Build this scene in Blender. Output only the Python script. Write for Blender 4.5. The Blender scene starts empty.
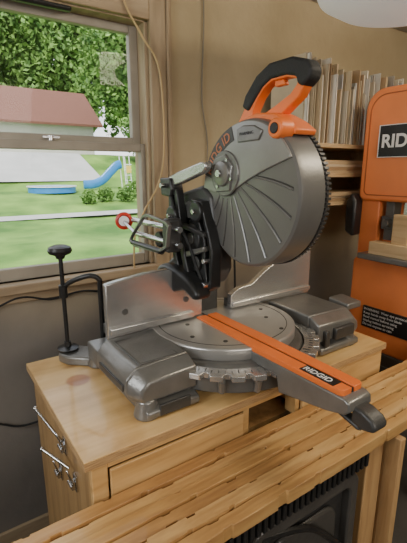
import bpy, bmesh, math, random
from mathutils import Vector, Matrix
random.seed(7)
SC=bpy.context.scene
COL=SC.collection

# ------------------------------------------------------------ materials
def newmat(name):
    m=bpy.data.materials.new(name); m.use_nodes=True
    nt=m.node_tree
    return m,nt,nt.nodes['Principled BSDF']
def mat(name,col,rough=.5,metal=0,var=.12,scale=8,bump=0.0,bscale=60,col2=None,detail=4,stretch=(1,1,1),spec=.5,coat=0):
    m,nt,b=newmat(name); N=nt.nodes; L=nt.links
    tc=N.new('ShaderNodeTexCoord'); mp=N.new('ShaderNodeMapping'); mp.inputs['Scale'].default_value=stretch
    L.new(tc.outputs['Object'],mp.inputs['Vector'])
    n=N.new('ShaderNodeTexNoise'); n.inputs['Scale'].default_value=scale; n.inputs['Detail'].default_value=detail
    L.new(mp.outputs[0],n.inputs['Vector'])
    r=N.new('ShaderNodeValToRGB')
    if col2 is None:
        col2=tuple(min(1,c*(1+var)) for c in col); c1=tuple(c*(1-var) for c in col)
    else: c1=col
    r.color_ramp.elements[0].position=.3; r.color_ramp.elements[1].position=.7
    r.color_ramp.elements[0].color=(*c1,1); r.color_ramp.elements[1].color=(*col2,1)
    L.new(n.outputs['Fac'],r.inputs['Fac']); L.new(r.outputs[0],b.inputs['Base Color'])
    b.inputs['Roughness'].default_value=rough; b.inputs['Metallic'].default_value=metal
    b.inputs['Specular IOR Level'].default_value=spec
    b.inputs['Coat Weight'].default_value=coat
    if bump>0:
        n2=N.new('ShaderNodeTexNoise'); n2.inputs['Scale'].default_value=bscale; n2.inputs['Detail'].default_value=3
        L.new(mp.outputs[0],n2.inputs['Vector'])
        bp=N.new('ShaderNodeBump'); bp.inputs['Strength'].default_value=bump; bp.inputs['Distance'].default_value=.01
        L.new(n2.outputs['Fac'],bp.inputs['Height']); L.new(bp.outputs[0],b.inputs['Normal'])
    return m
def wood(name,c1,c2,c3,axis='x',scale=5,rough=.45,coat=.15,knots=True,stain=None,bump=.25):
    m,nt,b=newmat(name); N=nt.nodes; L=nt.links
    tc=N.new('ShaderNodeTexCoord'); mp=N.new('ShaderNodeMapping')
    s={'x':(1,9,9),'y':(9,1,9),'z':(9,9,1)}[axis]
    mp.inputs['Scale'].default_value=s
    L.new(tc.outputs['Object'],mp.inputs['Vector'])
    n=N.new('ShaderNodeTexNoise'); n.inputs['Scale'].default_value=scale; n.inputs['Detail'].default_value=6; n.inputs['Distortion'].default_value=.6
    L.new(mp.outputs[0],n.inputs['Vector'])
    r=N.new('ShaderNodeValToRGB'); e=r.color_ramp.elements
    e[0].position=.28;e[0].color=(*c1,1);e[1].position=.75;e[1].color=(*c3,1)
    k=r.color_ramp.elements.new(.5);k.color=(*c2,1)
    L.new(n.outputs['Fac'],r.inputs['Fac'])
    out=r.outputs[0]
    if knots:
        v=N.new('ShaderNodeTexVoronoi'); v.inputs['Scale'].default_value=3.2
        mp2=N.new('ShaderNodeMapping'); mp2.inputs['Scale'].default_value={'x':(1,2,2),'y':(2,1,2),'z':(2,2,1)}[axis]
        L.new(tc.outputs['Object'],mp2.inputs['Vector']); L.new(mp2.outputs[0],v.inputs['Vector'])
        r2=N.new('ShaderNodeValToRGB'); r2.color_ramp.elements[0].position=.03; r2.color_ramp.elements[1].position=.12
        r2.color_ramp.elements[0].color=(.35,.2,.1,1); r2.color_ramp.elements[1].color=(1,1,1,1)
        L.new(v.outputs['Distance'],r2.inputs['Fac'])
        mx=N.new('ShaderNodeMixRGB'); mx.blend_type='MULTIPLY'; mx.inputs[0].default_value=.8
        L.new(out,mx.inputs[1]); L.new(r2.outputs[0],mx.inputs[2]); out=mx.outputs[0]
    if stain:
        vm=N.new('ShaderNodeVectorMath'); vm.operation='DISTANCE'; vm.inputs[1].default_value=stain[0]
        L.new(tc.outputs['Object'],vm.inputs[0])
        r3=N.new('ShaderNodeValToRGB'); r3.color_ramp.elements[0].position=stain[1]; r3.color_ramp.elements[1].position=stain[1]*1.25
        r3.color_ramp.elements[0].color=(.60,.36,.26,1); r3.color_ramp.elements[1].color=(1,1,1,1)
        L.new(vm.outputs['Value'],r3.inputs['Fac'])
        mx=N.new('ShaderNodeMixRGB'); mx.blend_type='MULTIPLY'; mx.inputs[0].default_value=.9
        L.new(out,mx.inputs[1]); L.new(r3.outputs[0],mx.inputs[2]); out=mx.outputs[0]
        # blotchy wear
        n3=N.new('ShaderNodeTexNoise'); n3.inputs['Scale'].default_value=7; n3.inputs['Detail'].default_value=8
        L.new(tc.outputs['Object'],n3.inputs['Vector'])
        r4=N.new('ShaderNodeValToRGB'); r4.color_ramp.elements[0].position=.32; r4.color_ramp.elements[1].position=.5
        r4.color_ramp.elements[0].color=(.72,.60,.50,1); r4.color_ramp.elements[1].color=(1,1,1,1)
        L.new(n3.outputs['Fac'],r4.inputs['Fac'])
        mx=N.new('ShaderNodeMixRGB'); mx.blend_type='MULTIPLY'; mx.inputs[0].default_value=.7
        L.new(out,mx.inputs[1]); L.new(r4.outputs[0],mx.inputs[2]); out=mx.outputs[0]
    L.new(out,b.inputs['Base Color'])
    bp=N.new('ShaderNodeBump'); bp.inputs['Strength'].default_value=bump; bp.inputs['Distance'].default_value=.004
    L.new(n.outputs['Fac'],bp.inputs['Height']); L.new(bp.outputs[0],b.inputs['Normal'])
    b.inputs['Roughness'].default_value=rough; b.inputs['Coat Weight'].default_value=coat
    return m

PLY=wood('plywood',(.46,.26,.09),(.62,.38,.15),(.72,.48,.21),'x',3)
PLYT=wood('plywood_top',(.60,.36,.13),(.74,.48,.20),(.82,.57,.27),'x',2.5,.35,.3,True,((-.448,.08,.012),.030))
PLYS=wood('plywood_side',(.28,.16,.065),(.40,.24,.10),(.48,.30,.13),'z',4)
PLYE=mat('plywood_edge',(.30,.17,.07),.6,0,.3,30,0,60,(.60,.40,.20),2,(1,1,40))
PLANKS=[wood('laminated_strip',a,c,d,'x',3.2,.42,.2,False,None,.6) for a,c,d in (((.30,.14,.045),(.54,.31,.11),(.68,.44,.18)),((.36,.18,.06),(.62,.38,.15),(.76,.53,.25)),((.25,.115,.04),(.48,.26,.09),(.62,.38,.15)))]
STUD=wood('stud_wood',(.36,.20,.08),(.50,.30,.13),(.60,.39,.18),'z',4,.6,0)
PALE=wood('pale_pine',(.55,.38,.20),(.68,.50,.28),(.75,.58,.34),'y',4,.6,0,False)
SHELFW=wood('shelf_wood',(.34,.22,.11),(.50,.35,.18),(.6,.44,.25),'x',4,.6,0)
TRIMW=wood('raw_tan_trim',(.26,.19,.11),(.36,.265,.16),(.44,.335,.21),'z',3,.6,0,False)
TRIMX=wood('raw_tan_trim_long',(.28,.20,.12),(.38,.28,.17),(.46,.35,.22),'x',3,.6,0,False)
GREY=mat('grey_cast_paint',(.13,.128,.12),.38,.4,.15,20,.12,180)
GREYL=mat('grey_cast_light',(.215,.21,.197),.30,.5,.12,20,.08,180)
SATIN=mat('satin_grey_cover',(.30,.293,.275),.30,.45,.08,12,.04,150)
SILV=mat('silver_cast',(.50,.49,.47),.26,.75,.1,20,.05,180)
ALU=mat('machined_aluminium',(.66,.655,.64),.27,.85,.05,6,.02,200,stretch=(1,1,8))
ALUT=mat('turned_aluminium',(.46,.45,.43),.30,.6,.10,5,.03,150)
GUARD=mat('guard_grey',(.185,.18,.168),.34,.4,.08,9,.05,150)
RIB=mat('guard_rib_grey',(.20,.196,.183),.36,.4,.08,9)
GLINE=mat('guard_line_grey',(.05,.048,.043),.5,.2,.10,9)
DARK=mat('dark_grey_plastic',(.045,.044,.042),.40,0,.2,20,.1,200)
BLACK=mat('black_plastic',(.016,.016,.016),.35,0,.2,20,.08,200)
RUB=mat('black_rubber',(.014,.014,.014),.65,0,.2,20,.2,200)
ORANGE=mat('orange_plastic',(.86,.19,.035),.40,0,.06,10)
ORMUT=mat('muted_orange_print',(.50,.17,.07),.5,0,.06,10)
ORP=mat('orange_powder_coat',(.92,.27,.085),.42,0,.06,6,.05,300)
CHROME=mat('chrome',(.6,.6,.6),.25,1,.05,10)
WHITE=mat('white_print',(.85,.84,.82),.5)
SASH=mat('sash_paint',(.32,.28,.22),.5,0,.15,6,.1,40)
RED=mat('red_plastic',(.6,.04,.02),.4)
LAMPW=mat('lamp_white',(.86,.86,.84),.5,0,.03,6)
LAMPW.node_tree.nodes['Principled BSDF'].inputs['Emission Color'].default_value=(1,.98,.94,1)
LAMPW.node_tree.nodes['Principled BSDF'].inputs['Emission Strength'].default_value=.22
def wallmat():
    m,nt,b=newmat('aged_drywall_low_shade'); N=nt.nodes; L=nt.links
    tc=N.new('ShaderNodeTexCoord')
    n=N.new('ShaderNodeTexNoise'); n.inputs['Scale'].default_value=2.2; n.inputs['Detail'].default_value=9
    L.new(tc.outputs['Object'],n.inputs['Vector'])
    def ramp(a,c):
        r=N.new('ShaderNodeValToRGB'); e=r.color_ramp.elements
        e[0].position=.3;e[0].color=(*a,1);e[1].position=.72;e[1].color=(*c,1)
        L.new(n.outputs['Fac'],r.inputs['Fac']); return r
    up=ramp((.36,.28,.16),(.51,.41,.255)); lo=ramp((.17,.15,.13),(.26,.23,.195))  # shade of the lower wall put into the colour: grey below, tan above
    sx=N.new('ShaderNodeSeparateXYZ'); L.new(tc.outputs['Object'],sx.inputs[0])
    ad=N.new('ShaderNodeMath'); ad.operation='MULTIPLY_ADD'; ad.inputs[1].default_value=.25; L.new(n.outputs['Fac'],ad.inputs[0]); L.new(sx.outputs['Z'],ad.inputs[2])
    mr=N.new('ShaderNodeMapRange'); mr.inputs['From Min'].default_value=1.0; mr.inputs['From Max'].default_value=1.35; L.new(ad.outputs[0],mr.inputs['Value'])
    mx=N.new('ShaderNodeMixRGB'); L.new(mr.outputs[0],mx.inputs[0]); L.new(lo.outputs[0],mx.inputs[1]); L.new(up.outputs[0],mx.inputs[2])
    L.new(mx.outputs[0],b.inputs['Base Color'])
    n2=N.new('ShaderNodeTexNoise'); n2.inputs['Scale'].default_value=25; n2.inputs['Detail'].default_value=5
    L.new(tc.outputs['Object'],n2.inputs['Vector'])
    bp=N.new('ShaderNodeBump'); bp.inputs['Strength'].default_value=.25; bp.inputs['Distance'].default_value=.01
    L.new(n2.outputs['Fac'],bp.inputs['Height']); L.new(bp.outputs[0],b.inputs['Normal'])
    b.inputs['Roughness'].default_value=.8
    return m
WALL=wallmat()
FLOOR=mat('concrete',(.10,.09,.08),.8,0,.25,3,.2,40)
CEIL=mat('ceiling_paint',(.45,.40,.32),.85,0,.1,2)
GRASS=mat('grass',(.05,.14,.015),.9,0,.3,.9,0,40,col2=(.20,.35,.06),detail=10)
LEAF=mat('leaves',(.03,.10,.012),.7,0,.4,1.3,0,40,col2=(.21,.37,.07),detail=6)
BARK=mat('bark',(.10,.07,.05),.9,0,.3,5,.4,20)
def glass():
    m=bpy.data.materials.new('window_glass'); m.use_nodes=True; nt=m.node_tree; N=nt.nodes; N.clear()
    o=N.new('ShaderNodeOutputMaterial'); t=N.new('ShaderNodeBsdfTransparent'); g=N.new('ShaderNodeBsdfGlossy'); g.inputs['Roughness'].default_value=.03
    x=N.new('ShaderNodeMixShader'); x.inputs[0].default_value=.008
    nt.links.new(t.outputs[0],x.inputs[1]); nt.links.new(g.outputs[0],x.inputs[2]); nt.links.new(x.outputs[0],o.inputs[0])
    return m
GLASS=glass()

# ------------------------------------------------------------ mesh builder
def catmull(pts,n=8,closed=False):
    P=[Vector(p) for p in pts]; out=[]
    m=len(P); rng=m if closed else m-1
    for i in range(rng):
        if closed: p0,p1,p2,p3=P[(i-1)%m],P[i],P[(i+1)%m],P[(i+2)%m]
        else: p0,p1,p2,p3=P[max(i-1,0)],P[i],P[i+1],P[min(i+2,m-1)]
        for k in range(n):
            t=k/n
            out.append(.5*((2*p1)+(-p0+p2)*t+(2*p0-5*p1+4*p2-p3)*t*t+(-p0+3*p1-3*p2+p3)*t**3))
    if not closed: out.append(P[-1].copy())
    return out
def sm2(pts,n=5):
    return [(p.x,p.y) for p in catmull([(a,c,0) for a,c in pts],n,True)]
class M:
    def __init__(s): s.bm=bmesh.new()
    def box(s,x0,x1,y0,y1,z0,z1):
        v=[s.bm.verts.new(p) for p in [(x0,y0,z0),(x1,y0,z0),(x1,y1,z0),(x0,y1,z0),(x0,y0,z1),(x1,y0,z1),(x1,y1,z1),(x0,y1,z1)]]
        for f in [(3,2,1,0),(4,5,6,7),(0,1,5,4),(1,2,6,5),(2,3,7,6),(3,0,4,7)]: s.bm.faces.new([v[i] for i in f])
        return s
    def _pt(s,axis,a,p):
        return {'x':(a,p[0],p[1]),'y':(p[0],a,p[1]),'z':(p[0],p[1],a)}[axis]
    def prism(s,pts,axis,a,b,taper=None):
        n=len(pts)
        pb=pts if taper is None else taper
        A=[s.bm.verts.new(s._pt(axis,a,p)) for p in pts]; B=[s.bm.verts.new(s._pt(axis,b,p)) for p in pb]
        s.bm.faces.new(A); s.bm.faces.new(B[::-1])
        for i in range(n):
            j=(i+1)%n; s.bm.faces.new([A[i],B[i],B[j],A[j]])
        return s
    def ring(s,out,inn,axis,a,b):
        n=len(out)
        A=[s.bm.verts.new(s._pt(axis,a,p)) for p in out]; B=[s.bm.verts.new(s._pt(axis,b,p)) for p in out]
        C=[s.bm.verts.new(s._pt(axis,a,p)) for p in inn]; D=[s.bm.verts.new(s._pt(axis,b,p)) for p in inn]
        for i in range(n):
            j=(i+1)%n
            s.bm.faces.new([A[i],B[i],B[j],A[j]]); s.bm.faces.new([C[j],D[j],D[i],C[i]])
            s.bm.faces.new([A[j],C[j],C[i],A[i]]); s.bm.faces.new([B[i],D[i],D[j],B[j]])
        return s
    def tube(s,pts,r,n=8,closed=False,ry=None):
        P=[Vector(p) for p in pts]; m=len(P); rings=[]
        up=None
        for i,p in enumerate(P):
            if closed: t=(P[(i+1)%m]-P[i-1]).normalized()
            else: t=(P[min(i+1,m-1)]-P[max(i-1,0)]).normalized()
            if up is None:
                up=Vector((0,0,1)) if abs(t.z)<.9 else Vector((1,0,0))
            a=t.cross(up).normalized(); b=a.cross(t).normalized(); up=b
            rr=r(i/(m-1)) if callable(r) else r
            r2=rr if ry is None else ry
            rings.append([s.bm.verts.new(p+a*math.cos(2*math.pi*k/n)*rr+b*math.sin(2*math.pi*k/n)*r2) for k in range(n)])
        for i in range(m if closed else m-1):
            A=rings[i];B=rings[(i+1)%m]
            for k in range(n):
                l=(k+1)%n; s.bm.faces.new([A[k],A[l],B[l],B[k]])
        if not closed:
            s.bm.faces.new(rings[0][::-1]); s.bm.faces.new(rings[-1])
        return s
    def cyl(s,p0,p1,r0,r1=None,n=24):
        p0=Vector(p0);p1=Vector(p1);r1=r0 if r1 is None else r1
        t=(p1-p0).normalized(); up=Vector((0,0,1)) if abs(t.z)<.9 else Vector((1,0,0))
        a=t.cross(up).normalized(); b=a.cross(t).normalized()
        A=[s.bm.verts.new(p0+(a*math.cos(2*math.pi*k/n)+b*math.sin(2*math.pi*k/n))*r0) for k in range(n)]
        B=[s.bm.verts.new(p1+(a*math.cos(2*math.pi*k/n)+b*math.sin(2*math.pi*k/n))*r1) for k in range(n)]
        for k in range(n):
            l=(k+1)%n; s.bm.faces.new([A[k],A[l],B[l],B[k]])
        s.bm.faces.new(A[::-1]); s.bm.faces.new(B); return s
    def lathe(s,prof,c,d,n=48,loop=False):
        c=Vector(c);t=Vector(d).normalized(); up=Vector((0,0,1)) if abs(t.z)<.9 else Vector((1,0,0))
        a=t.cross(up).normalized(); b=a.cross(t).normalized(); R=[]
        for r,h in prof:
            r=max(r,.0004)
            R.append([s.bm.verts.new(c+t*h+(a*math.cos(2*math.pi*k/n)+b*math.sin(2*math.pi*k/n))*r) for k in range(n)])
        m=len(R)
        for i in range(m if loop else m-1):
            j=(i+1)%m
            for k in range(n):
                l=(k+1)%n; s.bm.faces.new([R[i][k],R[i][l],R[j][l],R[j][k]])
        if not loop: s.bm.faces.new(R[0][::-1]); s.bm.faces.new(R[-1])
        return s
    def ball(s,c,rx,ry,rz,sub=3):
        r=bmesh.ops.create_icosphere(s.bm,subdivisions=sub,radius=1)
        for v in r['verts']: v.co=Vector((v.co.x*rx+c[0],v.co.y*ry+c[1],v.co.z*rz+c[2]))
        return s
    def obj(s,name,m,parent=None,bevel=0,smooth=True,label=None,kind=None,cat=None,seg=2,ang=40):
        me=bpy.data.meshes.new(name)
        bmesh.ops.recalc_face_normals(s.bm,faces=s.bm.faces[:])
        s.bm.to_mesh(me); s.bm.free()
        return place(me,name,m,parent,bevel,smooth,label,kind,cat,seg,ang)
def place(me,name,m,parent=None,bevel=0,smooth=True,label=None,kind=None,cat=None,seg=2,ang=40):
    co=[v.co for v in me.vertices]
    lo=Vector([min(c[i] for c in co) for i in range(3)]); hi=Vector([max(c[i] for c in co) for i in range(3)])
    c=(lo+hi)/2
    if parent is None: c.z=lo.z
    me.transform(Matrix.Translation(-c))
    if smooth:
        for p in me.polygons: p.use_smooth=True
        me.set_sharp_from_angle(angle=math.radians(ang))
    me.materials.append(m)
    o=bpy.data.objects.new(name,me); COL.objects.link(o)
    o.location=c
    if parent is not None:
        w=Vector((0,0,0)); p=parent
        while p is not None: w+=Vector(p.location); p=p.parent
        o.parent=parent; o.location=c-w
    if bevel>0:
        b=o.modifiers.new('bevel','BEVEL'); b.width=bevel; b.segments=seg; b.limit_method='ANGLE'; b.angle_limit=math.radians(35)
    if label: o['label']=label
    if kind: o['kind']=kind
    if cat: o['category']=cat
    return o
def thing(name,loc,label,cat,group=None):
    e=bpy.data.objects.new(name,None); e.empty_display_size=.1; COL.objects.link(e); e.location=loc
    e['label']=label; e['category']=cat
    if group: e['group']=group
    return e
def textmesh(body,size,org,xd,yd,ext,bold,align='LEFT'):
    cu=bpy.data.curves.new('t','FONT'); cu.body=body; cu.size=size; cu.extrude=ext; cu.offset=bold; cu.align_x=align
    t=bpy.data.objects.new('t',cu); COL.objects.link(t)
    bpy.context.view_layer.update()
    me=bpy.data.meshes.new_from_object(t.evaluated_get(bpy.context.evaluated_depsgraph_get()))
    bpy.data.objects.remove(t)
    xd=Vector(xd).normalized(); yd=Vector(yd).normalized(); zd=xd.cross(yd)
    R=Matrix((xd,yd,zd)).transposed().to_4x4(); R.translation=Vector(org)
    me.transform(R); me.materials.clear()
    return me
def text(body,size,org,xd,yd,m,parent,ext=.0006,name='lettering',bold=.0):
    return place(textmesh(body,size,org,xd,yd,ext,bold),name,m,parent,0,False)
def S(name,m,mb,bevel=0,smooth=False):
    return mb.obj(name,m,None,bevel,smooth,kind='structure')
def circ(cy,cz,r,a0=0,a1=360,n=48):
    full=abs(a1-a0)>=360
    k=n if full else n+1
    return [(cy+r*math.cos(math.radians(a0+(a1-a0)*i/n)),cz+r*math.sin(math.radians(a0+(a1-a0)*i/n))) for i in range(k)]

# ------------------------------------------------------------ room
WY=1.55; X0,X1=-1.6,3.0; Y0=-2.4; H=2.4
wx0,wx1,wz0,wz1=-.12,.805,1.11,2.06
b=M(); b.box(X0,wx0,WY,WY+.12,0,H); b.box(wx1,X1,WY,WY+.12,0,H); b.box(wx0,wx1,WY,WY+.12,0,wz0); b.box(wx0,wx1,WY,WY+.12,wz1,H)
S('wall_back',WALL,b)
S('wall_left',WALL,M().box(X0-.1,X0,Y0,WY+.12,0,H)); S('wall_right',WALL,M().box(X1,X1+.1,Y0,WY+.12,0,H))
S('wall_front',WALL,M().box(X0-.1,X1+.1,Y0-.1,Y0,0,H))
S('floor',FLOOR,M().box(X0-.1,X1+.1,Y0-.1,WY+.12,-.1,0)); S('ceiling',CEIL,M().box(X0-.1,X1+.1,Y0-.1,WY+.12,H,H+.1))
wn=bpy.data.objects.new('window_1',None); COL.objects.link(wn); wn.location=(.34,WY,wz0); wn['kind']='structure'
b=M(); b.box(wx0-.08,wx0,WY-.02,WY,wz0-.01,wz1+.08); b.box(wx1,wx1+.07,WY-.02,WY,wz0-.01,wz1+.08)
b.box(wx1+.07,wx1+.085,WY-.028,WY,wz0-.01,wz1+.09)
b.obj('casing',TRIMW,wn,.004)
M().box(wx0,wx1,WY-.02,WY,wz1-.01,wz1+.08).obj('head_casing',TRIMX,wn,.004)
b=M(); b.box(wx0-.1,wx1+.1,WY-.05,WY+.10,wz0-.035,wz0); b.box(wx0-.06,wx1+.06,WY-.018,WY,wz0-.075,wz0-.035)
b.obj('sill',TRIMX,wn,.005)
b=M(); b.box(wx0,wx0+.02,WY,WY+.12,wz0,wz1); b.box(wx1-.015,wx1,WY,WY+.12,wz0,wz1); b.box(wx0,wx1,WY,WY+.12,wz1-.015,wz1)
b.obj('jamb',TRIMW,wn,.002)
def sash(z0,z1,y,bot,top,sd,name):
    b=M(); b.box(wx0+.02,wx0+.02+sd,y,y+.03,z0,z1); b.box(wx1-.015-sd,wx1-.015,y,y+.03,z0,z1)
    b.box(wx0+.02+sd,wx1-.015-sd,y,y+.03,z0,z0+bot); b.box(wx0+.02+sd,wx1-.015-sd,y,y+.03,z1-top,z1)
    s=b.obj(name,SASH,wn,.003)
    M().box(wx0+.02+sd-.004,wx1-.015-sd+.004,y+.012,y+.016,z0+bot-.004,z1-top+.004).obj('glass_pane',GLASS,s,0,False)
    return s
sash(wz0,1.605,WY+.02,.045,.032,.02,'lower_sash')
sash(1.595,wz1-.015,WY+.06,.035,.03,.035,'upper_sash')
b=M(); b.cyl((.42,WY+.03,1.605),(.42,WY+.03,1.622),.012); b.box(.39,.45,WY+.02,WY+.035,1.612,1.62)
b.obj('sash_lock',CHROME,wn,.001)
M().box(wx0,.52,WY+.0,WY+.03,2.03,2.05).obj('shade_roll',BLACK,wn,.008)
S('trim_1',TRIMW,M().box(wx1+.088,wx1+.10,WY-.012,WY,0.4,H),.002)
S('baseboard_back',TRIMX,M().box(X0,X1,WY-.015,WY,0,.1),.003)
S('trim_2',CEIL,M().box(.95,X1,WY-.14,WY,2.3,H),.004)

# ------------------------------------------------------------ outside
prof=[(1.68,-.35),(5,-.1),(12.5,.1),(16,.6),(18,.75),(22,2.3),(34,2.6),(80,3.4)]
def gz(y):
    for (a,za),(c,zc) in zip(prof,prof[1:]):
        if y<=c: return za+(zc-za)*(y-a)/(c-a)
    return prof[-1][1]
b=M(); bm=b.bm
nx,ny=60,90
g=[]
for j in range(ny+1):
    y=1.68+(80-1.68)*(j/ny)**2
    g.append([bm.verts.new((-30+80*i/nx,y,gz(y)+.04*math.sin(i*1.3+j))) for i in range(nx+1)])
for j in range(ny):
    for i in range(nx): bm.faces.new([g[j][i],g[j][i+1],g[j+1][i+1],g[j+1][i]])
o=b.obj('lawn',GRASS,None,0,True,'green lawn rising behind the house',cat='lawn'); o['kind']='stuff'
PAVE=mat('pale_paving',(.42,.42,.40),.8,0,.1,1)
def strip(name,m,xs,ys,lab,cat,h=.05,n=10):
    b=M(); A=[];B=[]
    for k in range(n+1):
        y=ys[0]+(ys[1]-ys[0])*k/n
        A.append(b.bm.verts.new((xs[0],y,gz(y)+h))); B.append(b.bm.verts.new((xs[1],y,gz(y)+h)))
    for k in range(n): b.bm.faces.new([A[k],B[k],B[k+1],A[k+1]])
    return b.obj(name,m,None,0,True,lab,cat=cat)
strip('garden_path',PAVE,(-10,6.5),(12.3,12.9),'narrow grey path across the lawn','path',.06)
strip('driveway',PAVE,(-10,7.2),(18.6,23.5),'pale concrete driveway by the garage','driveway',.07)
def leaves(name,c,r,n,size,parent,lab=None):
    b=M(); bm=b.bm
    for i in range(n):
        while True:
            p=Vector((random.uniform(-1,1),random.uniform(-1,1),random.uniform(-1,1)))
            if .25<p.length<1: break
        w=1+.25*math.sin(p.x*7+c[0])*math.cos(p.z*6+c[1])
        q=Vector((c[0]+p.x*r[0]*w,c[1]+p.y*r[1]*w,c[2]+p.z*r[2]*w))
        s=size*random.uniform(.6,1.3)
        a=Vector((random.gauss(0,1),random.gauss(0,1),random.gauss(0,1))).normalized()
        d=a.cross(Vector((random.gauss(0,1),random.gauss(0,1),random.gauss(0,1)))).normalized()
        e=a*s; f=d*s*.6
        bm.faces.new([bm.verts.new(q-e),bm.verts.new(q-f),bm.verts.new(q+e),bm.verts.new(q+f)])
    me=bpy.data.meshes.new(name); bm.to_mesh(me); bm.free()
    return place(me,name,LEAF,parent,0,False,lab)
def tree(x,y,th,r,n,size,lab):
    z=gz(y); e=thing('tree',(x,y,z),lab,'tree')
    b=M(); b.tube(catmull([(x,y,z-.2),(x+.1,y,z+th*.5),(x-.05,y,z+th+r[2]*.6)],6),lambda t:.22*(1-t*.6),10)
    for k in range(5):
        a=k*1.3; b.tube([(x,y,z+th*.9),(x+math.cos(a)*r[0]*.5,y+math.sin(a)*r[1]*.5,z+th+r[2]*.8)],lambda t:.10*(1-t*.7),6)
    b.obj('trunk',BARK,e)
    leaves('foliage',(x,y,z+th+r[2]*.8),r,n,size,e)
tree(12.0,24.5,2.6,(3.7,2.0,3.3),14000,.14,'leafy green shade tree hanging over the yard')
tree(16.5,29,1.2,(3.6,2.2,4.2),11000,.18,'leafy green tree by the yard edge')
tree(12.9,41,3.2,(4.8,2.4,6.4),18000,.27,'tall leafy green tree behind the garage')
tree(3.6,42,3.8,(5.0,2.4,6.2),20000,.27,'tall leafy green tree behind the garage')
tree(8.2,48,4.5,(5.0,2.4,7.0),16000,.32,'tall leafy green tree behind the garage')
tree(-5.2,43,4.0,(4.0,2.4,6.0),7000,.30,'tall leafy green tree behind the garage')
tree(23,46,2.6,(6,2.6,8.5),16000,.33,'leafy green tree at the edge of the yard')
tree(10.4,20.5,.5,(1.3,1.0,1.5),3600,.09,'small bushy green tree by the pool')
for i,(x,y,r) in enumerate([(4.9,14.2,.26),(5.6,14.4,.30),(6.35,14.3,.34),(7.3,15.0,.5),(8.5,15.3,.65)]):
    leaves('shrub',(x,y,gz(y)+r*.9),(r*1.05,r*.8,r*.9),900,.05,None,'low green shrub below the pool slide')['category']='shrub'
GW=mat('pale_siding',(.62,.58,.54),.7,0,.04,3); ROOF=mat('brown_shingles',(.17,.075,.052),.95,0,.2,12,.3,30)
gy=30; gzz=gz(gy)+.02
ge=thing('garage',(3,gy,gzz),'pale garage with wide brownish-red shingled roof','garage')
M().box(-5,11.0,gy,gy+6,gzz-.03,gzz+2.2).obj('wall',GW,ge)
b=M(); b.prism([(gy-.6,gzz+1.95),(gy+3,gzz+4.5),(gy+6.6,gzz+1.95),(gy+6.6,gzz+2.1),(gy+3,gzz+4.7),(gy-.6,gzz+2.1)],'x',-5.4,11.5)
b.obj('roof',ROOF,ge)
b=M(); b.box(-1,2.6,gy-.05,gy+.02,gzz,gzz+1.7); b.obj('garage_door',mat('garage_door_grey',(.42,.43,.45),.6),ge)
GW2=mat('white_plastic',(.75,.75,.75),.4)
BLUE=mat('pool_blue',(.03,.20,.50),.3,0,.1,3)
pe=thing('swimming_pool',(4.3,17.0,gz(17)),'round blue above-ground pool with white rim','pool')
zc=gz(17.0)-.02
b=M(); b.lathe([(.9,0),(.9,.24)],(4.4,17.0,zc),(0,0,1),48); b.obj('pool_wall',BLUE,pe)
b=M(); b.lathe([(.87,.22),(.94,.22),(.94,.26),(.87,.26)],(4.4,17.0,zc),(0,0,1),48,True); b.obj('rim',GW2,pe)
sd=.45
se=thing('pool_slide',(6.9+sd,17.2,gz(17)),'small curved blue pool slide with white ladder and towel','slide')
b=M(); b.tube(catmull([(5.3+sd,17.2,.93),(5.75+sd,17.2,.95),(6.15+sd,17.2,1.12),(6.5+sd,17.2,1.44),(6.8+sd,17.2,1.70),(7.0+sd,17.2,1.76)],8),.06,12,ry=.18); b.obj('chute',BLUE,se)
b=M()
for dx in (0,.45):
    b.cyl((7.05+sd,16.8+dx,zc),(6.95+sd,16.8+dx,2.1),.020,n=8)
    b.cyl((7.32+sd,16.8+dx,zc),(7.20+sd,16.8+dx,2.1),.020,n=8)
for k in range(5): b.box(7.0+sd,7.30+sd,16.77,16.83,zc+.2+k*.22,zc+.23+k*.22)
b.obj('ladder',GW2,se)
M().box(7.04+sd,7.26+sd,16.72,16.76,1.40,1.7).obj('towel',mat('yellow_towel',(.7,.5,.1),.8),se)

# ------------------------------------------------------------ tool cabinet
T=.9
ca=thing('tool_cabinet',(.76,1.03,0),'honey plywood tool cabinet carrying the mitre saw','cabinet')
M().box(.21,1.313,.75,1.308,.897,.9).box(.2105,1.3125,.7505,1.3075,.876,.897).obj('countertop',PLYT,ca,.001)
M().ring([(.2095,.7495),(1.3135,.7495),(1.3135,1.3085),(.2095,1.3085)],[(.212,.752),(1.311,.752),(1.311,1.306),(.212,1.306)],'z',.8775,.8965).obj('ply_edge',PLYE,ca)
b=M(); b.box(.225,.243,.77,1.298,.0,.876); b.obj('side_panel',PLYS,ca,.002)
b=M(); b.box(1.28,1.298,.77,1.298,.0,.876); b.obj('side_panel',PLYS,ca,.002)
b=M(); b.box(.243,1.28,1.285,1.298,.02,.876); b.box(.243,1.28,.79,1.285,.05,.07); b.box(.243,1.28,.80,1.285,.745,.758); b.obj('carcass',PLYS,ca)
b=M(); b.box(.225,.262,.755,.772,.02,.876); b.box(.262,1.298,.755,.772,.862,.876); b.box(.262,1.298,.755,.772,.74,.77); b.box(.652,.672,.755,.80,.77,.862)
b.box(.86,.878,.757,.80,.77,.862); b.box(1.07,1.298,.755,.772,.77,.862); b.box(.262,1.298,.755,.772,.02,.74)
b.obj('face_frame',PLY,ca,.0015)
M().box(.266,.648,.749,.758,.776,.858).box(.28,.64,.758,1.2,.78,.84).obj('drawer',PLY,ca,.002)
M().box(.884,1.064,.749,.76,.776,.83).box(.89,1.06,.76,1.15,.78,.82).obj('drawer',PLY,ca,.002)
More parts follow.
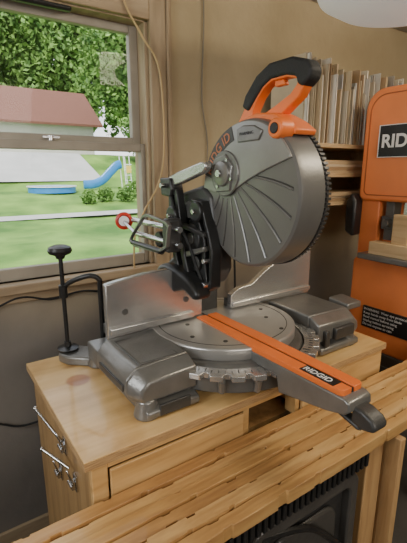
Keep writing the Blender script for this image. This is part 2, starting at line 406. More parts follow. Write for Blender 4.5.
def latch(y,z,k=.75):
    l=M(); x=.225
    l.box(x-.005,x,y-.015*k,y+.015*k,z-.030*k,z+.030*k)
    l.box(x-.014,x-.005,y-.010*k,y+.010*k,z-.02*k,z+.01*k)
    l.tube(catmull([(x-.010,y-.012*k,z+.0),(x-.018,y-.014*k,z+.04*k),(x-.022,y-.005*k,z+.06*k),(x-.018,y+.012*k,z+.04*k),(x-.010,y+.012*k,z)],6),.0022,8)
    l.cyl((x-.016,y-.018*k,z),(x-.016,y+.018*k,z),.0035,n=12)
    l.obj('toggle_latch',CHROME,ca,.001,label='chrome toggle latch')
latch(.95,.815); latch(.88,.755); latch(1.02,.69)
for (p,q) in (((.215,.95,.83),(.18,1.06,.880)),((.215,.90,.785),(.17,.97,.815))):
    b=M(); b.cyl(p,q,.0038,n=10); b.ball(q,.006,.006,.006,2); b.obj('clamp_lever',CHROME,ca)

# ------------------------------------------------------------ mitre saw
ms=thing('miter_saw',(.78,1.0,T),'grey and orange sliding compound mitre saw standing on the cabinet','saw')
TZ=1.03
def wing(xo,xi,s):
    b=M()
    P=lambda d,z:(xo+s*d,z)
    w=abs(xi-xo)
    back=[P(.012,.945),P(.0,.965),P(.004,1.000),P(.028,TZ-.004),P(w,TZ),P(w,.945)]
    mid=[P(.012,.935),P(.0,.955),P(.004,.994),P(.032,TZ-.008),P(w,TZ-.002),P(w,.935)]
    front=[P(.030,.945),P(.020,.958),P(.024,.978),P(.046,.998),P(w,1.004),P(w,.945)]
    b.prism(back,'y',1.06,.86,mid); b.prism(mid,'y',.86,.815,front)
    b.prism([(.80,.905),(.80,.925),(.86,.945),(1.15,.945),(1.2,.925),(1.2,.905)],'x',min(xo,xi)+(.03 if s>0 else .0),max(xo,xi)-(0 if s>0 else .03))
    return b
wl=wing(.355,.54,1)
wl.cyl((.40,.835,T),(.40,.835,.95),.034,.024); wl.cyl((.40,1.17,T),(.40,1.17,.95),.034,.028)
wl.box(.37,.535,1.06,1.18,.93,.985)
wl.obj('base_wing',GREYL,ms,.006,seg=3)
M().box(.42,.51,.798,.806,.908,.938).obj('wing_recess',DARK,ms,.002)
M().box(.352,.36,.87,1.03,.962,.980).obj('wing_recess',DARK,ms,.002)
M().ring([(.40,.865),(.515,.865),(.515,1.035),(.40,1.035)],[(.406,.871),(.509,.871),(.509,1.029),(.406,1.029)],'z',1.0215,1.0275).obj('wing_rib',GREY,ms,.001)
wr=wing(1.25,1.02,-1)
wr.cyl((1.19,.835,T),(1.19,.835,.95),.034,.026); wr.cyl((1.2,1.17,T),(1.2,1.17,.95),.034,.028); wr.box(1.02,1.24,1.06,1.18,.93,.985)
wr.prism([(.87,1.0),(.87,1.024),(.96,1.032),(.96,1.0)],'x',1.24,1.32)
wr.obj('base_wing',GREYL,ms,.006,seg=3)
M().box(1.09,1.19,.80,.818,.945,.985).obj('wing_recess',DARK,ms,.004)
M().box(1.04,1.06,.80,.818,.93,.985).obj('wing_recess',DARK,ms,.004)
b=M(); b.lathe([(.02,.015),(.2,.015),(.24,.03),(.245,.05),(.245,.085),(.235,.095),(.02,.095)],(.76,.98,T),(0,0,1),72); b.box(.5,1.05,1.0,1.22,.915,1.0)
b.obj('base_body',GREY,ms,.004)
pts=[]
N=144
for k in range(N+1):
    a=math.radians(178+ (184)*k/N); r=.292 if (k%9)<6 else .275
    pts.append((.76+r*math.cos(a),.975+r*math.sin(a)))
for k in range(N+1):
    a=math.radians(362-184*k/N); pts.append((.76+.245*math.cos(a),.975+.245*math.sin(a)))
M().prism(pts,'z',.974,.990).obj('miter_scale',SILV,ms,.0015)
pts=circ(.76,.975,.270,180,360,60)+circ(.76,.975,.22,360,180,60)
M().prism(pts,'z',.93,.974).obj('scale_skirt',GREY,ms,.004)
for k in range(9):
    a=math.radians(190+k*20); c,s_=math.cos(a),math.sin(a)
    M().tube([(.76+c*.268,.975+s_*.268,.935),(.76+c*.280,.975+s_*.280,.972)],.010,8).obj('detent_boss',GREYL,ms)
b=M()
for k in range(1,46):
    a=math.radians(182+176*k/46); c,s_=math.cos(a),math.sin(a)
    r0=.250 if k%5==0 else .260
    b.tube([(.76+c*r0,.975+s_*r0,.9905),(.76+c*.272,.975+s_*.272,.9905)],.0009,4)
b.obj('scale_marks',BLACK,ms)
b=M(); b.lathe([(.01,0),(.228,0),(.234,.01),(.234,.036),(.230,.04),(.01,.04)],(.76,1.0,.99),(0,0,1),96)
tt=b.obj('turntable',ALUT,ms,.002)
b=M(); b.lathe([(.206,-.0006),(.2085,-.0006),(.2085,.0006),(.206,.0006)],(.76,1.0,TZ),(0,0,1),96,True); b.obj('turntable_groove',GLINE,tt)
b=M()
A=[(.68,.99),(.67,.945),(.52,.970),(.475,.983),(.462,.995),(.465,1.014),(.478,1.020),(.95,1.020),(.95,.99)]
def hw(y): return .038+.006*min(1,max(0,(y-.45)/.35))
L_=[b.bm.verts.new((.737-hw(y)-.002,y,z)) for y,z in A]; R_=[b.bm.verts.new((.737+hw(y)+.002,y,z)) for y,z in A]
b.bm.faces.new(L_); b.bm.faces.new(R_[::-1])
for i in range(len(A)):
    j=(i+1)%len(A); b.bm.faces.new([L_[i],R_[i],R_[j],L_[j]])
arm=b.obj('miter_arm',GREYL,ms,.004,seg=3)
for s_ in (-1,1):
    b=M(); p=[(.737+s_*.0048,.485),(.737+s_*(hw(.47)-.008),.485),(.737+s_*(hw(.49)-.001),.495),(.737+s_*hw(.80),.80),(.737+s_*(hw(.9)-.004),1.055),(.737+s_*.0048,1.055)]
    b.prism(p,'z',1.020,1.0345); b.obj('kerf_plate',ORANGE,arm,.0015)
M().box(.7325,.7415,.487,1.13,1.0195,1.0305).obj('kerf_slot',BLACK,arm)
b=M(); b.box(.7015,.7310,.512,.612,1.0335,1.0358); b.obj('name_badge',BLACK,arm)
text('RIDGID',.0245,(.7075,.608,1.0362),(0,-1,0),(1,0,0),WHITE,arm,.0003,bold=.0002)
b=M(); b.prism([(.470,.965),(.470,1.004),(.445,1.002),(.420,.992),(.408,.978),(.414,.964),(.44,.957)],'x',.713,.761)
b.obj('miter_handle',DARK,arm,.011,seg=4)
M().prism([(.52,.960),(.52,.970),(.46,.956),(.45,.946),(.46,.944)],'x',.724,.750).obj('detent_lever',DARK,arm,.004)
for (x,y) in [(.60,.93),(.64,1.02),(.89,.93),(.86,.83),(.66,.85),(.93,1.0)]: M().cyl((x,y,TZ-.001),(x,y,TZ+.002),.007,n=6).obj('table_screw',GLINE,tt)
FY=1.06
b=M(); b.prism([(.395,TZ-.01),(.395,1.188),(.425,1.193),(.52,1.205),(.60,1.207),(.625,1.19),(.65,1.15),(.70,1.135),(.725,1.13),(.722,TZ+.006),(.60,TZ+.002)],'y',FY,FY+.022)
fl=b.obj('fence',ALU,ms,.003)
M().box(.40,.71,FY+.018,FY+.05,TZ,1.06).box(.46,.5,FY+.02,FY+.06,1.0,1.12).obj('fence_bracket',GREY,fl,.003)
b=M(); b.prism([(.845,TZ+.002),(.845,1.08),(.88,1.10),(.94,1.105),(1.0,1.145),(1.09,1.190),(1.225,1.207),(1.24,1.195),(1.24,TZ-.005)],'y',FY,FY+.022)
fr=b.obj('fence',ALU,ms,.0015)
M().box(.85,1.235,FY+.018,FY+.05,TZ,1.06).obj('fence_bracket',GREY,fr,.003)
M().prism([(.40,1.037),(.40,1.058),(.685,1.058),(.685,1.037)],'y',FY-.012,FY).obj('fence_lip',ALU,fl,.003)
M().prism([(.85,1.037),(.85,1.055),(1.24,1.055),(1.24,1.037)],'y',FY-.01,FY).obj('fence_lip',ALU,fr,.003)
for x in (.45,.66): M().cyl((x,FY-.003,1.10),(x,FY+.002,1.10),.009,n=16).obj('fence_screw',GREY,fl)
M().cyl((.335,1.27,.945),(.335,1.27,1.262),.0065).obj('clamp_screw',BLACK,ms)
M().lathe([(.008,0),(.032,.002),(.034,.009),(.012,.014),(.010,.03)],(.335,1.27,.93),(0,0,1)).obj('clamp_pad',BLACK,ms,0)
M().lathe([(.012,0),(.016,.01),(.032,.016),(.038,.026),(.034,.036),(.02,.042)],(.335,1.27,1.235),(0,0,1),12).obj('clamp_knob',BLACK,ms,.001)
M().tube(catmull([(.335,1.27,1.13),(.345,1.265,1.15),(.37,1.24,1.17),(.405,1.21,1.183),(.428,1.2,1.17),(.43,1.2,1.14),(.43,1.2,.96)],8),.008,10).cyl((.335,1.27,1.11),(.335,1.27,1.15),.013).obj('clamp_arm',BLACK,ms)
M().prism([(.315,1.22),(.30,1.26),(.32,1.30),(.37,1.30),(.42,1.24),(.42,1.17),(.37,1.17)],'z',T,.93).obj('outrigger',GREYL,ms,.006)
b=M(); b.prism([(1.10,.96),(1.10,1.10),(1.14,1.20),(1.20,1.22),(1.28,1.16),(1.30,1.0),(1.26,.92),(1.15,.92)],'x',.70,.82)
b.obj('bevel_housing',DARK,ms,.012,seg=3)
b=M(); b.cyl((.72,1.16,1.17),(.72,1.02,1.30),.02); b.cyl((.79,1.16,1.17),(.79,1.02,1.30),.02)
b.obj('pivot_arm',DARK,ms,.004)
hd=bpy.data.objects.new('cutting_head',None); COL.objects.link(hd); hd.parent=ms; hd.location=(-.04,-.15,.5)
# short flat silver bar rising to the guard
M().prism([(1.150,1.475),(1.145,1.445),(1.06,1.462),(.935,1.495),(.922,1.508),(.925,1.522),(.95,1.522),(1.06,1.498)],'x',.640,.662).obj('head_bar',SILV,hd,.004)
M().prism([(1.165,1.478),(1.158,1.425),(1.10,1.42),(1.09,1.445),(1.10,1.478)],'x',.632,.675).obj('bar_clamp',BLACK,hd,.005)
out=[(1.125,1.45),(1.075,1.445),(1.06,1.38),(1.05,1.31),(1.03,1.24),(1.005,1.18),(1.02,1.14),(1.06,1.15),(1.10,1.22),(1.12,1.30),(1.125,1.38)]
inn=[(1.108,1.43),(1.090,1.428),(1.080,1.37),(1.072,1.31),(1.056,1.25),(1.033,1.19),(1.034,1.173),(1.050,1.176),(1.080,1.23),(1.100,1.30),(1.107,1.37)]
b=M(); b.ring(out,inn,'x',.640,.665); b.obj('rear_link',BLACK,hd,.003)
M().cyl((.626,1.09,1.365),(.68,1.09,1.365),.030).obj('pivot_boss',BLACK,hd,.004)
out=[(1.02,1.42),(.965,1.415),(.950,1.375),(.93,1.33),(.912,1.28),(.915,1.17),(.95,1.15),(.962,1.24),(.962,1.30),(.990,1.35),(1.01,1.375)]
inn=[(1.005,1.405),(.975,1.402),(.963,1.37),(.943,1.325),(.926,1.275),(.928,1.185),(.938,1.18),(.948,1.24),(.949,1.305),(.977,1.355),(.995,1.38)]
b=M(); b.ring(out,inn,'x',.655,.690)
b.obj('swing_link',BLACK,hd,.003)
M().cyl((.645,.985,1.385),(.70,.985,1.385),.030).obj('pivot_boss',BLACK,hd,.004)
M().prism([(1.13,1.43),(1.0,1.46),(.955,1.43),(.93,1.32),(.92,1.22),(.95,1.17),(1.04,1.17),(1.09,1.25),(1.12,1.33)],'x',.682,.74).obj('gear_case',DARK,hd,.012,seg=3)
M().cyl((.664,1.035,1.30),(.69,1.035,1.30),.044,.048,32).obj('bearing_cover',DARK,hd,.003)
M().cyl((.660,1.035,1.30),(.666,1.035,1.30),.018).obj('bearing_cap',GREYL,hd,.001)
M().cyl((.668,1.02,1.225),(.69,1.02,1.225),.024).obj('bearing_cover',GREY,hd,.002)
M().cyl((.668,1.05,1.385),(.69,1.05,1.385),.026).obj('bearing_cover',GREY,hd,.002)
M().box(.668,.69,.955,1.0,1.255,1.335).obj('switch_box',BLACK,hd,.005)
M().cyl((.60,1.125,1.29),(.66,1.125,1.29),.026,.024,10).obj('round_knob',BLACK,hd,.003)
M().prism([(1.06,1.235),(.94,1.275),(.94,1.290),(1.06,1.255)],'x',.645,.665).obj('cross_link',GREYL,hd,.003)
M().prism([(1.10,1.335),(.94,1.315),(.94,1.328),(1.10,1.350)],'x',.645,.665).obj('cross_link',DARK,hd,.003)
M().tube(catmull([(.64,1.11,1.43),(.63,1.06,1.36),(.635,1.01,1.30),(.65,.98,1.22),(.66,.96,1.17)],8),.005,8).obj('brake_cable',RUB,hd)
for p in [(1.09,1.365),(1.13,1.455),(.985,1.385),(1.035,1.16),(.93,1.25),(.93,1.18)]:
    M().cyl((.615 if p[0]>1.08 else .636,p[0],p[1]),(.66,p[0],p[1]),.008,n=6).obj('link_bolt',CHROME,hd,.001)
M().cyl((.60,.99,1.335),(.60,1.30,1.335),.009).obj('slide_rail',CHROME,ms); M().cyl((.60,.99,1.29),(.60,1.30,1.29),.009).obj('slide_rail',CHROME,ms)
out=[(1.27,1.268),(1.25,1.290),(1.16,1.365),(1.13,1.372),(1.01,1.360),(.995,1.35),(1.0,1.335),(1.01,1.285),(1.06,1.260),(1.23,1.254)]
cy=sum(p[0] for p in out)/10; cz=sum(p[1] for p in out)/10
inn=[(cy+(y-cy)*.92,cz+(z-cz)*.84) for y,z in out]
b=M(); b.ring(out,inn,'x',.564,.576); b.obj('carry_bracket',GREYL,ms,.002)
M().box(.575,.625,1.02,1.055,1.265,1.365).obj('rail_carrier',DARK,ms,.008)
b=M(); b.cyl((.572,1.255,1.266),(.572,1.05,1.266),.009,n=14); b.obj('carry_grip',BLACK,ms)
M().cyl((.575,1.24,1.30),(.575,1.33,1.33),.006).obj('knob_stem',CHROME,ms)
M().lathe([(.030,0),(.030,.012),(.022,.016),(.022,.010),(.001,.010)],(.58,1.335,1.33),(-.45,-1,0),32).obj('red_knob',RED,ms)
M().cyl((.5755,1.325,1.33),(.573,1.319,1.33),.018).obj('knob_insert',WHITE,ms,.001)
nose=[(1.165,1.175),(1.15,1.20),(1.10,1.215),(1.03,1.205),(.97,1.19),(.93,1.165),(.925,1.145),(.95,1.135),(1.0,1.15),(1.05,1.135),(1.10,1.12),(1.145,1.135)]
b=M(); b.prism(sm2(nose,4),'x',.61,.665); b.obj('lower_cover',BLACK,hd,.012,seg=3)
# guard
GC=(.813,1.439); R=.187
b=M(); b.lathe([(.01,.690),(R*.955,.690),(R*.985,.695),(R,.706),(R,.770),(.01,.770)],(0,GC[0],GC[1]),(1,0,0),96)
g=b.obj('blade_guard',GUARD,hd,.0,ang=20)
b=M(); pts=[]
n=100
for k in range(n):
    a=2*math.pi*k/n
    for (da,rr) in ((0,R+.002),(.5,R+.002),(.5,R-.005),(1,R-.005)):
        aa=a+2*math.pi/n*da; pts.append((GC[0]+rr*math.cos(aa),GC[1]+rr*math.sin(aa)))
b.prism(pts,'x',.774,.789); b.cyl((.789,GC[0],GC[1]),(.80,GC[0],GC[1]),R-.012,R-.03,64)
b.obj('guard_rim',DARK,hd)
# upper satin cover, layered over the ribbed lower guard
uc=circ(GC[0],GC[1],R*.965,4,150,60)+[(.745,1.500),(.80,1.478),(.86,1.448),(.92,1.436)]
M().prism(uc,'x',.684,.691).obj('upper_cover',SATIN,hd,.002)
HB=(.893,1.492)
b=M(); b.lathe([(.060,0),(.058,-.004),(.02,-.004)],(.6835,HB[0],HB[1]),(1,0,0),48); b.obj('hub_plate',GUARD,hd,.001)
b=M(); b.prism([(HB[0]-.03,HB[1]-.045),(HB[0]+.03,HB[1]-.05),(HB[0]+.050,HB[1]+.0),(HB[0]+.035,HB[1]+.04),(HB[0]-.01,HB[1]+.050),(HB[0]-.040,HB[1]+.02)],'x',.675,.682)
b.obj('cover_plate',GREYL,hd,.003)
b=M(); b.lathe([(.034,0),(.032,-.008),(.022,-.011),(.005,-.011)],(.676,HB[0],HB[1]),(1,0,0),40)
b.obj('arbor_cover',GREYL,hd,.001)
M().cyl((.657,HB[0],HB[1]),(.667,HB[0],HB[1]),.011,n=6).obj('arbor_bolt',CHROME,hd,.001)
for a in (30,120,200,300): M().cyl((.671,HB[0]+.040*math.cos(math.radians(a)),HB[1]+.040*math.sin(math.radians(a))),(.680,HB[0]+.040*math.cos(math.radians(a)),HB[1]+.040*math.sin(math.radians(a))),.0042,n=10).obj('cover_screw',CHROME,hd)
def guard_edge(a,fr):
    dx,dz=math.cos(a),math.sin(a); ox,oz=HB[0]-GC[0],HB[1]-GC[1]
    B=ox*dx+oz*dz; C=ox*ox+oz*oz-(R*fr)**2
    return -B+math.sqrt(max(B*B-C,0))
br=M(); bs_=M()
for k in range(9):
    a=math.radians(184+k*14.5)
    L=guard_edge(a,.90); r0=.066
    if L<r0+.03: continue
    def pth(off):
        p=[]
        for q in range(9):
            t=q/8; rr=r0+(L-r0)*t; aa=a+.07*t*t+off/rr
            p.append((.6905,HB[0]+rr*math.cos(aa),HB[1]+rr*math.sin(aa)))
        return p
    br.tube(pth(0),lambda t:.0018+.0016*t,6)
    bs_.tube(pth(-.0046),lambda t:.0011+.0014*t,6)
br.obj('guard_ribs',RIB,hd); bs_.obj('guard_slots',GLINE,hd)
b=M(); b.prism([(.845,1.600),(.840,1.568),(.76,1.570),(.748,1.592),(.78,1.606),(.82,1.608)],'x',.680,.69); b.obj('guard_plate',GREYL,hd,.003)
text('WARNING',.011,(.6795,.832,1.584),(0,-1,.03),(0,.03,1),BLACK,hd,.0003)
sec=circ(GC[0],GC[1],.179,16,72,20)+circ(GC[0],GC[1],.143,72,16,20)
M().prism(sec,'x',.6825,.6845).obj('guard_badge',DARK,hd)
bb=bmesh.new()
angs=[22,31.5,38,48,57,63.5]
for ch,a in zip('RIDGID',angs):
    a=math.radians(a); r=.1485
    me=textmesh(ch,.034,(.6818,GC[0]+r*math.cos(a),GC[1]+r*math.sin(a)),(0,-math.sin(a),math.cos(a)),(0,math.cos(a),math.sin(a)),.0005,.0004,'CENTER')
    bb.from_mesh(me)
me=bpy.data.meshes.new('lettering'); bb.to_mesh(me); bb.free(); place(me,'lettering',ORMUT,hd,0,False)
op=[(.85,1.610),(.86,1.626),(.81,1.638),(.745,1.632),(.700,1.612),(.668,1.590),(.675,1.578),(.70,1.587),(.75,1.608),(.80,1.613)]
b=M(); b.prism(op,'x',.710,.778); b.obj('motor_cover',ORANGE,hd,.004)
M().cyl((.672,.700,1.592),(.715,.700,1.592),.022,.024,32).obj('round_orange_knob',ORANGE,hd,.004)
M().cyl((.669,.700,1.592),(.673,.700,1.592),.012).obj('knob_cap',BLACK,hd,.001)
b=M(); b.cyl((.80,.87,1.46),(.92,.88,1.47),.075,.07,36); b.cyl((.92,.88,1.47),(.935,.88,1.472),.06,.045,36); b.obj('motor',DARK,hd,.006)
# D handle: narrow, tilted, long black top grip
def tl(pts): return [(y-.012,z+(.80-y)*.13+.004) for y,z in pts]
outer=[(.945,1.590),(.925,1.635),(.885,1.685),(.848,1.722),(.805,1.736),(.735,1.728),(.690,1.708),(.680,1.694),(.687,1.676),(.708,1.648),(.765,1.620),(.885,1.585)]
inner=[(.868,1.640),(.864,1.656),(.846,1.680),(.824,1.698),(.800,1.706),(.748,1.700),(.717,1.688),(.713,1.682),(.718,1.674),(.736,1.660),(.785,1.646),(.845,1.632)]
b=M(); b.ring(tl(outer),tl(inner),'x',.740,.770); b.obj('d_handle',ORANGE,hd,.006,seg=3)
gp=[(.905,1.672),(.893,1.698),(.852,1.733),(.806,1.748),(.733,1.739),(.684,1.717),(.671,1.695),(.676,1.676),(.696,1.664),(.712,1.675),(.718,1.692),(.748,1.704),(.800,1.710),(.828,1.700),(.850,1.682),(.880,1.655)]
b=M(); b.prism(tl(gp),'x',.735,.775); b.obj('handle_grip',RUB,hd,.007,seg=3)
M().prism(tl([(.795,1.707),(.765,1.702),(.760,1.688),(.795,1.692)]),'x',.747,.763).obj('trigger',ORANGE,hd,.003)
b=M(); b.prism([(.99,1.48),(1.09,1.44),(1.15,1.30),(1.18,1.22),(1.12,1.2),(1.06,1.3),(.97,1.40)],'x',.74,.79); b.obj('head_arm',DARK,hd,.01)
M().tube(catmull([(.82,1.0,1.38),(.86,1.1,1.25),(.9,1.2,1.18),(1.0,1.3,1.22),(1.08,1.42,1.3),(1.2,1.5,1.2),(1.22,1.5,.92)],10),.005,8).obj('power_cord',RUB,ms)

# ------------------------------------------------------------ front workbench with laminated strips
wb=thing('workbench',(.6,.64,0),'low workbench topped with rough golden laminated wooden strips','workbench')
def edge(y,sgn,seed):
    rnd=random.Random(seed); p=[]; x=-.5; nxt=x+rnd.uniform(.05,.3)
    ph=rnd.uniform(0,6)
    while x<1.9:
        w=.0007*math.sin(x*22+ph)+.0005*math.sin(x*57+ph*2)
        if x>=nxt:
            d=rnd.uniform(.003,.006); q=rnd.uniform(.008,.03)
            p+= [(x,y+sgn*abs(w)),(x+.002,y+sgn*d),(x+q,y+sgn*(d+.0006)),(x+q+.002,y+sgn*abs(w))]
            x+=q+.012; nxt=x+rnd.uniform(.06,.26)
        else:
            p.append((x,y+sgn*abs(w))); x+=.02
    return p
ns=6; y0,y1=.533,.744; sw=(y1-y0)/ns
hs=[.790,.796,.792,.798,.791,.797]
for i in range(ns):
    a=y0+i*sw+.0008; c=y0+(i+1)*sw-.0008; z=hs[i]
    M().prism(edge(a,1,i*7+1)+edge(c,-1,i*7+3)[::-1],'z',z-.036,z).obj('laminated_strip',PLANKS[i%3],wb,.0015)
M().box(-.5,1.9,.55,.73,.744,.754).obj('backing_board',BLACK,wb)
M().box(.952,1.03,.56,.615,0,.744).obj('leg',STUD,wb,.003)
M().box(-.45,-.37,.56,.615,0,.744).obj('leg',STUD,wb,.003)
M().box(1.05,1.075,.52,.70,0,.744).obj('end_board',STUD,wb,.003)
M().box(1.82,1.88,.56,.615,0,.744).obj('leg',STUD,wb,.003)
sc=thing('storage_rack',(.3,.65,0),'black moulded plastic case under the wooden bench','case')
M().box(-.3,.94,.585,.73,0,.70).obj('body',DARK,sc,.006)
pts=[]
nn=62
for k in range(nn):
    x=-.3+k*.02
    pts+= [(x,.543),(x+.012,.543),(x+.014,.555),(x+.018,.555)]
pts+=[(.94,.555),(.94,.61),(-.3,.61)]
M().prism(pts,'z',.70,.743).obj('toothed_rail',BLACK,sc,.002)
PAN=mat('moulded_black_plastic',(.07,.066,.06),.28,0,.3,5,.1,40)
def rr(x0,x1,z0,z1,r,n=6):
    p=[]
    for (cx,cz,a0) in ((x1-r,z1-r,0),(x0+r,z1-r,90),(x0+r,z0+r,180),(x1-r,z0+r,270)):
        for k in range(n+1):
            a=math.radians(a0+90*k/n); p.append((cx+r*math.cos(a),cz+r*math.sin(a)))
    return p
for k,(xa,xb) in enumerate([(-.28,.10),(.12,.50),(.52,.92)]):
    M().ring(rr(xa,xb,.36,.685,.04),rr(xa+.035,xb-.035,.40,.645,.03),'y',.558,.59).obj('moulded_frame',PAN,sc,.006)
    M().prism(rr(xa+.07,xb-.07,.45,.60,.05),'y',.572,.59).obj('moulded_boss',PAN,sc,.008)
    M().tube(catmull([(xa+.03,.565,.66),((xa+xb)/2,.556,.60),(xb-.03,.565,.42)],8),.009,8).obj('moulded_rib',BLACK,sc)

# ------------------------------------------------------------ band saw
bs=thing('band_saw',(1.83,.95,0),'bright orange band saw on a dark stand beside the cabinet','saw')
def rrect(y0,y1,z0,z1,rt,rb,n=8):
    p=[]
    for (cy,cz,r,a0) in ((y1-rt,z1-rt,rt,0),(y0+rt,z1-rt,rt,90),(y0+rb,z0+rb,rb,180),(y1-rb,z0+rb,rb,270)):
        for k in range(n+1):
            a=math.radians(a0+90*k/n); p.append((cy+r*math.cos(a),cz+r*math.sin(a)))
    return p
M().prism(rrect(.70,1.19,1.366,1.845,.085,.03),'x',1.70,1.95).obj('upper_housing',ORP,bs,.012,seg=3)
M().prism(rrect(.70,1.19,.66,1.10,.03,.05),'x',1.70,1.95).obj('lower_housing',ORP,bs,.012,seg=3)
M().ring(rrect(.72,1.165,1.39,1.82,.075,.025),rrect(.725,1.160,1.395,1.815,.07,.02),'x',1.6985,1.702).obj('door_seam',mat('dark_orange_seam',(.45,.11,.03),.5),bs)  # darker orange line along the door joint
M().box(1.72,1.93,1.09,1.185,1.09,1.37).obj('spine',ORP,bs,.006)
M().prism([(1.19,1.20),(1.225,1.22),(1.23,1.36),(1.2,1.40),(1.175,1.36),(1.175,1.2)],'x',1.66,1.72).obj('tension_lever',BLACK,bs,.01)
pl=M().box(1.692,1.702,.79,1.108,1.555,1.69).obj('name_plate',BLACK,bs,.004)
M().ring([(.79,1.555),(1.108,1.555),(1.108,1.69),(.79,1.69)],[(.793,1.558),(1.105,1.558),(1.105,1.687),(.793,1.687)],'x',1.690,1.693).obj('plate_border',WHITE,pl)
text('RIDGID',.075,(1.6905,1.094,1.598),(0,-1,0),(0,0,1),WHITE,pl,bold=.002)
wl=M().box(1.692,1.702,.80,1.105,.768,.872).obj('warning_label',BLACK,bs,.002)
for k,s_ in enumerate(('WARNING  Wear eye protection','Keep hands away from blade','Read manual before using','Unplug before servicing','Do not expose to rain')):
    text(s_,.0165,(1.691,1.098,.853-k*.0185),(0,-1,0),(0,0,1),WHITE,wl)
M().box(1.60,1.95,.72,1.10,1.115,1.14).obj('table',GREYL,bs,.004)
M().box(1.72,1.90,.80,1.05,1.09,1.115).obj('trunnion',GREY,bs,.004)
b=M(); b.box(1.74,1.80,1.03,1.07,1.19,1.37); b.box(1.73,1.81,1.01,1.08,1.24,1.30); b.cyl((1.70,1.045,1.27),(1.74,1.045,1.27),.018); b.obj('blade_guide',GREY,bs,.003)
M().box(1.77,1.772,.985,1.0,1.09,1.37).obj('blade',CHROME,bs)
b=M()
for x,y in ((1.72,.73),(1.93,.73),(1.72,1.16),(1.93,1.16)):
    b.box(x-.02,x+.02,y-.02,y+.02,0,.66)
b.box(1.70,1.95,.71,1.18,.60,.66); b.box(1.70,1.71,.71,1.18,.35,.60)
b.obj('stand',GREY,bs,.004)
M().box(1.62,1.68,.74,1.06,1.14,1.195).obj('wood_block',PALE,None,.003,True,'pale wooden block lying on the band saw table',cat='wood block')
M().box(1.64,1.67,.90,.97,1.195,1.32).obj('wood_offcut',PALE,None,.003,True,'upright wooden offcut standing on the pale block',cat='wood block')

# ------------------------------------------------------------ shelves and books
sh=thing('wall_shelf',(1.9,1.4,1.2),'brown wooden shelf unit fixed to the wall','shelf')
for z in (1.60,1.47,1.34): M().box(1.37,2.9,1.25,WY,z,z+.018).obj('shelf_board',SHELFW,sh,.002)
M().box(1.355,1.373,1.26,WY,1.2,1.60).obj('upright',SHELFW,sh,.002)
M().box(2.1,2.12,1.26,WY,1.2,1.60).obj('upright',SHELFW,sh,.002)
cols=[(.68,.60,.44),(.60,.53,.40),(.75,.68,.54),(.54,.47,.35),(.46,.32,.18),(.62,.52,.35),(.38,.34,.28),(.72,.64,.48),(.58,.54,.46),(.60,.48,.30),(.78,.73,.62),(.50,.50,.48)]
bmats=[mat('book_cover',c,.6,0,.1,10) for c in cols]
PAPER=mat('paper',(.68,.62,.50),.8,0,.1,60,stretch=(20,1,1))
x=1.385; i=0
while x<2.6:
    w=random.choice([.005,.006,.008,.009,.012]); h=random.uniform(.22,.335)
    if i<20: h=random.uniform(.27,.355)
    y=1.252+random.uniform(0,.045); d=.20
    m=random.choice(bmats)
    e=thing('book',(x+w/2,y+d/2,1.618),random.choice(['thin worn magazine standing on the shelf','upright cream paperback manual on the shelf']),'book','books on the wall shelf')
    zz=1.618
    b=M(); b.box(x,x+w*.12,y,y+d,zz,zz+h); b.box(x+w*.84,x+w*.96,y,y+d,zz,zz+h); b.box(x,x+w*.96,y,y+.002,zz,zz+h); b.obj('cover',m,e)
    M().box(x+w*.13,x+w*.83,y+.003,y+d-.003,zz+.003,zz+h-.003).obj('pages',PAPER,e)
    x+=w+.0008; i+=1
# flat boards stacked on the lower shelves
BM=[mat('board_paint',c,.6,0,.12,6,0,60,None,4,(1,8,8)) for c in ((.50,.36,.2),(.38,.25,.13),(.58,.46,.30))]
k=0
for zb,n_ in ((1.488,4),(1.358,3)):
    z=zb
    for q in range(n_):
        t=random.choice([.012,.016,.019]); xs=1.40+random.uniform(0,.05); xe=2.05+random.uniform(-.12,.02)
        M().box(xs,xe,1.262+random.uniform(0,.02),1.46,z,z+t).obj('flat_board',BM[k%3],None,.0015,True,random.choice(['thin flat wooden board stacked on the shelf','brown flat offcut board lying on the shelf']),cat='board')['group']='boards on the wall shelf'
        z+=t; k+=1

# ------------------------------------------------------------ cords, lamp
def cord(name,pts,r,m,lab):
    M().tube(catmull(pts,10),r,8).obj(name,m,None,0,True,lab,cat='cord')
cord('extension_cord',[(.66,1.52,2.39),(.69,1.52,2.12),(.76,1.515,1.99),(.83,1.51,1.88),(.845,1.51,1.62),(.82,1.51,1.46),(.74,1.5,1.34),(.70,1.51,1.24),(.695,1.515,1.06),(.72,1.52,.95)],.004,mat('amber_cord',(.52,.36,.17),.6),'thin amber cord hanging beside the window')
cord('power_cable',[(-.3,1.535,1.0),(.1,1.535,1.02),(.25,1.535,1.055),(.36,1.535,1.03),(.5,1.535,1.04),(.7,1.535,.97)],.005,RUB,'black cable running along the wall under the window')
cord('power_cable',[(-.2,1.53,.72),(.1,1.53,.60),(.2,1.53,.55),(.3,1.52,.56),(.36,1.50,.62)],.004,RUB,'black cable drooping low on the wall')
cord('power_cable',[(1.05,1.54,2.39),(1.06,1.54,2.1),(1.05,1.54,1.8),(1.08,1.54,1.6),(1.05,1.54,1.3)],.003,mat('grey_cord',(.2,.17,.12),.6),'thin grey cable running down the wall')
la=thing('ceiling_lamp',(1.36,.83,H),'shallow white bowl lamp hanging from the ceiling','lamp')
M().lathe([(.01,0),(.13,.006),(.22,.025),(.28,.06),(.30,.10),(.29,.11),(.27,.09),(.18,.035),(.01,.02)],(1.36,.83,1.985),(0,0,1),64).obj('lamp_shade',LAMPW,la)
M().cyl((1.36,.83,2.0),(1.36,.83,H),.012).cyl((1.36,.83,H-.03),(1.36,.83,H),.06).obj('stem',CHROME,la)

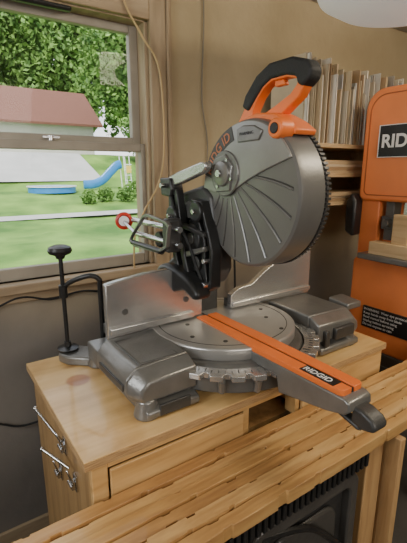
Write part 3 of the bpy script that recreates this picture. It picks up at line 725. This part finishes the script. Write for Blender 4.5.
# ------------------------------------------------------------ light
def area(loc,tgt,size,sy,e,col):
    l=bpy.data.lights.new('area_light','AREA'); l.shape='RECTANGLE'; l.size=size; l.size_y=sy; l.energy=e; l.color=col
    o=bpy.data.objects.new('area_light',l); COL.objects.link(o); o.location=loc
    o.rotation_euler=(Vector(tgt)-Vector(loc)).to_track_quat('-Z','Y').to_euler()
area((.3,-1.9,2.0),(.8,1.0,1.0),1.8,1.0,34,(1,.93,.84))
area((1.7,.0,2.36),(1.3,1.1,.9),.8,.5,25,(1,.87,.66))
area((-1.5,.5,1.8),(.8,.9,1.2),1.1,.9,30,(.93,.97,1))  # added fill from the unseen left side, brightens the guard face
s=bpy.data.lights.new('sun','SUN'); s.energy=4.8; s.angle=.01; s.color=(1,.96,.88)
o=bpy.data.objects.new('sun',s); COL.objects.link(o); o.rotation_euler=Vector((.35,.55,-.8)).to_track_quat('-Z','Y').to_euler()
w=bpy.data.worlds.new('world'); SC.world=w; w.use_nodes=True; nt=w.node_tree
bg=nt.nodes['Background']
tc=nt.nodes.new('ShaderNodeTexCoord'); n=nt.nodes.new('ShaderNodeTexNoise'); n.inputs['Scale'].default_value=3; n.inputs['Detail'].default_value=6
r=nt.nodes.new('ShaderNodeValToRGB'); r.color_ramp.elements[0].color=(.6,.76,1,1); r.color_ramp.elements[1].color=(1,1,1,1); r.color_ramp.elements[0].position=.35; r.color_ramp.elements[1].position=.55
nt.links.new(tc.outputs['Generated'],n.inputs['Vector']); nt.links.new(n.outputs['Fac'],r.inputs['Fac']); nt.links.new(r.outputs[0],bg.inputs['Color'])
bg.inputs['Strength'].default_value=2.3

# ------------------------------------------------------------ camera
cam=bpy.data.cameras.new('camera'); co=bpy.data.objects.new('camera',cam); COL.objects.link(co); SC.camera=co
cam.sensor_fit='VERTICAL'; cam.sensor_height=24; cam.lens=24*408/543; cam.clip_start=.02; cam.clip_end=300
co.location=(0,0,1.5); co.rotation_euler=(math.radians(90-13.9),0,math.radians(-34.5))
